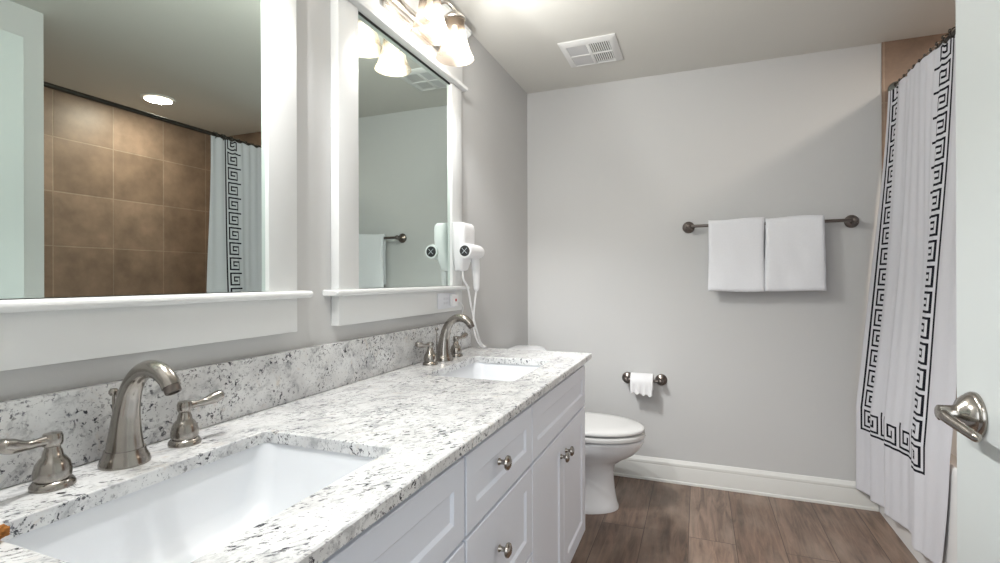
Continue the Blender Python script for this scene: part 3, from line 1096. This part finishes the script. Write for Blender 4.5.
def tl(i, z, r, j=None):
    j = i if j is None else j
    return [Vector((p.x, p.y, z)) for p in rrect(TB0 + i, TB1 - i, ty0 + j, ty1 - j, r, 8, 8)]


b = MB()
b.loft([tl(0.0, 0.0008, 0.004), tl(0.0, TH - 0.03, 0.004), tl(0.003, TH - 0.008, 0.006), tl(0.010, TH, 0.012), tl(0.062, TH, 0.09, 0.075), tl(0.072, TH - 0.008, 0.10, 0.085), tl(0.10, 0.30, 0.12, 0.13), tl(0.125, 0.15, 0.13, 0.20), tl(0.17, 0.11, 0.11, 0.26), tl(0.25, 0.105, 0.08, 0.4)], False, True)
b.build('shell', 'acrylic', tub, smooth=45)
MB().lathe([(0.0, 0.0), (0.03, 0.0), (0.032, 0.002), (0.025, 0.004), (0.0, 0.005)], (2.25, 2.7, 0.1055), 'Z', 24).build('drain', 'nickel', tub)

# ------------------------------------------------------------------ shower curtain rod, rings and curtain
RX, RZ = 1.932, 2.108
rod = thing('shower_curtain_rod', (RX, 2.2, RZ), 'dark shower curtain rod with round flanges across the tub', 'curtain rod')
MB().tube([(RX, AY + 0.004, RZ), (RX, D - 0.0145, RZ)], 0.0125, 18).build('rod', 'rod', rod)
MB().lathe([(0.036, 0.0), (0.036, 0.006), (0.031, 0.012), (0.021, 0.022), (0.016, 0.028)], (RX, D - 0.0106, RZ), '-Y', 28).build('flange', 'pewter', rod)
MB().lathe([(0.036, 0.0), (0.036, 0.006), (0.031, 0.012), (0.021, 0.022), (0.016, 0.028)], (RX, AY + 0.0006, RZ), 'Y', 28).build('flange', 'pewter', rod)

CELL = 0.005
NV = 399                            # cells down
SUB = 1
TOPZ = 2.097
YF, YN = 3.022, 2.335               # far and near edge
# fold line seen from above, far edge to near edge: (y, offset from the hanging line)
FOLD_TOP = [(3.047, -0.002), (2.945, 0.014), (2.915, 0.000), (2.810, 0.018), (2.780, -0.002), (2.620, 0.004), (2.490, 0.024), (2.440, 0.030), (2.332, 0.022)]
FOLD_HEM = [(3.046, -0.004), (2.932, 0.043), (2.904, 0.014), (2.796, 0.052), (2.766, 0.016), (2.600, 0.048), (2.460, -0.004), (2.410, 0.008), (2.312, 0.024)]
seglen = [0.0]
for p_, q_ in zip(FOLD_HEM, FOLD_HEM[1:]):
    seglen.append(seglen[-1] + math.hypot(p_[0] - q_[0], p_[1] - q_[1]))


def curtain_xy(s, v):
    """s along the cloth 0 far .. 1 near, v 0 top .. 1 hem"""
    t = s * seglen[-1]
    i = 0
    while i < len(seglen) - 2 and seglen[i + 1] < t:
        i += 1
    f = (t - seglen[i]) / (seglen[i + 1] - seglen[i])
    n = len(FOLD_HEM)
    kk = min(1.0, v * 1.9)
    kk = kk * kk * (3 - 2 * kk) * 0.75 + 0.25 * v
    def node(j):
        j = max(0, min(n - 1, j))
        return [FOLD_TOP[j][c_] * (1 - kk) + FOLD_HEM[j][c_] * kk for c_ in (0, 1)]
    p0, p1, p2, p3 = node(i - 1), node(i), node(i + 1), node(i + 2)
    out_ = []
    for c_ in (0, 1):
        a0, a1, a2, a3 = p0[c_], p1[c_], p2[c_], p3[c_]
        out_.append(0.5 * (2 * a1 + (a2 - a0) * f + (2 * a0 - 5 * a1 + 4 * a2 - a3) * f * f + (3 * a1 - a0 - 3 * a2 + a3) * f ** 3))
    y, dx = out_
    y -= 0.060 * 6.75 * v * v * (1 - v) * s ** 8
    k = min(1.0, v / 0.79) ** 1.25
    sy = (YF - y) / (YF - YN)
    hemx = 1.758 + (1.812 - 1.758) * sy
    x0_ = RX - 0.034
    x = x0_ + (hemx - x0_) * (0.15 * min(1.0, v / 0.79) + 0.85 * k) + dx
    x += 0.0035 * sin(2 * pi * 12 * s) * max(0, 1 - v * 7) + 0.002 * sin(9 * v + 14 * s) + 0.0028 * sin(2 * pi * 15 * s + 2 * v) * (1 - 0.5 * v)
    return x, y


# arc-length table at mid height
NT = 2400
acc = [0.0]
pxy = curtain_xy(0, 0.5)
for i in range(1, NT + 1):
    q = curtain_xy(i / NT, 0.5)
    acc.append(acc[-1] + math.hypot(q[0] - pxy[0], q[1] - pxy[1]))
    pxy = q


def s_of(u):
    t = u * acc[-1]
    lo_, hi_ = 0, NT
    while hi_ - lo_ > 1:
        md = (lo_ + hi_) // 2
        if acc[md] < t:
            lo_ = md
        else:
            hi_ = md
    return (lo_ + (t - acc[lo_]) / max(1e-9, acc[hi_] - acc[lo_])) / NT


CW = acc[-1]
NU = max(60, int(round(CW / CELL)))
# one greek key, 8 lines wide and 8 long, spiral opening inwards; lines are thinner than the gaps
KEY = ["#########",
       "#........",
       "#.#####..",
       "#.#...#..",
       "#.###.#..",
       "#.....#..",
       "#######..",
       "........."]
LN, GP = 2, 3                        # cells per line and per gap
PER = 4 * (LN + GP)                  # 20 cells = 0.10 m
ML, MR = 6, 27                       # plain cloth outside the border (far side, near side)
VB = 336                             # bottom row of the horizontal band


def fine(n):
    """cell index -> index in the line/gap lattice (even: line, odd: gap)"""
    q, r = divmod(n, LN + GP)
    return 2 * q + (0 if r < LN else 1)


def printed(i, j):
    """i cell column from the far edge, j cell row from the top -> black?"""
    l0, r0 = ML, NU - MR             # outer edges of the border
    if i < l0 or i >= r0 or j > VB:
        return False
    dl, dr, db = i - l0, r0 - 1 - i, VB - j
    d = min(dl, dr, db)
    if d < LN:
        return True                  # outer line
    d2 = d - LN - 2
    if d2 < 0 or d2 >= 4 * (LN + GP) + LN:
        return False
    along = (i - l0) if (db <= dl and db <= dr) else -db
    return KEY[fine(along % PER)][fine(d2)] == '#'


b = MB()
bm = b.bm
cu, cv = NU * SUB, NV * SUB
grid = []
su = [s_of(i / cu) for i in range(cu + 1)]
for j in range(cv + 1):
    v = j / cv
    row = []
    for i in range(cu + 1):
        x, y = curtain_xy(su[i], v)
        z = TOPZ - v * NV * CELL
        z += 0.006 * sin(2 * pi * 12 * su[i]) * max(0, 1 - v * 12)
        row.append(bm.verts.new((x, y, z)))
    grid.append(row)
for j in range(cv):
    for i in range(cu):
        f = bm.faces.new((grid[j][i], grid[j + 1][i], grid[j + 1][i + 1], grid[j][i + 1]))
        f.material_index = 1 if printed(i // SUB, j // SUB) else 0
cur = b.build('shower_curtain', ['cloth', 'black'], None, smooth=180)
md_ = cur.modifiers.new('thickness', 'SOLIDIFY')
md_.thickness = 0.0012
md_.offset = 0
tag(cur, 'white shower curtain with black greek key border hanging over the tub edge', 'shower curtain')

ring_label = 'small dark ring holding the shower curtain on its rod'
for k in range(12):
    s = (k + 0.5) / 12
    y = YF + (YN - YF) * s
    b = MB()
    pts = []
    for q in range(25):
        a = 2 * pi * q / 24
        pts.append((RX - 0.004 + 0.0185 * sin(a), y + 0.005 * sin(a + k), RZ - 0.0035 + 0.0185 * cos(a)))
    loops_ = MB()
    b.tube(pts, 0.0026, 8, up=(0, 1, 0))
    b.lathe([(0.0, 0), (0.006, 0.001), (0.0085, 0.005), (0.006, 0.009), (0.0, 0.010)], (RX - 0.029, y, RZ + 0.004), 'X', 14)
    tag(b.build('curtain_ring', 'rod', None, smooth=70), ring_label, 'curtain ring', 'curtain rings along the shower rod')

# ------------------------------------------------------------------ recessed light over the tub
rl = thing('recessed_light', (2.29, 2.25, H), 'round white recessed ceiling light above the bathtub', 'ceiling light')
c = (2.29, 2.25, H - 0.0006)
MB().lathe([(0.098, 0.0), (0.098, -0.004), (0.090, -0.007), (0.082, -0.004), (0.082, 0.0)], c, 'Z', 40).build('trim_ring', 'vent', rl)
MB().lathe([(0.0, -0.002), (0.081, -0.002), (0.081, -0.0004), (0.0, -0.0004)], c, 'Z', 40).build('lens', 'downlight', rl)
l = bpy.data.lights.new('tub_downlight', 'AREA')
l.shape = 'DISK'
l.size = 0.15
l.energy = 10
l.color = (1.0, 0.88, 0.75)
lo_ = bpy.data.objects.new('tub_downlight', l)
lo_.location = (2.29, 2.25, H - 0.012)
col.objects.link(lo_)
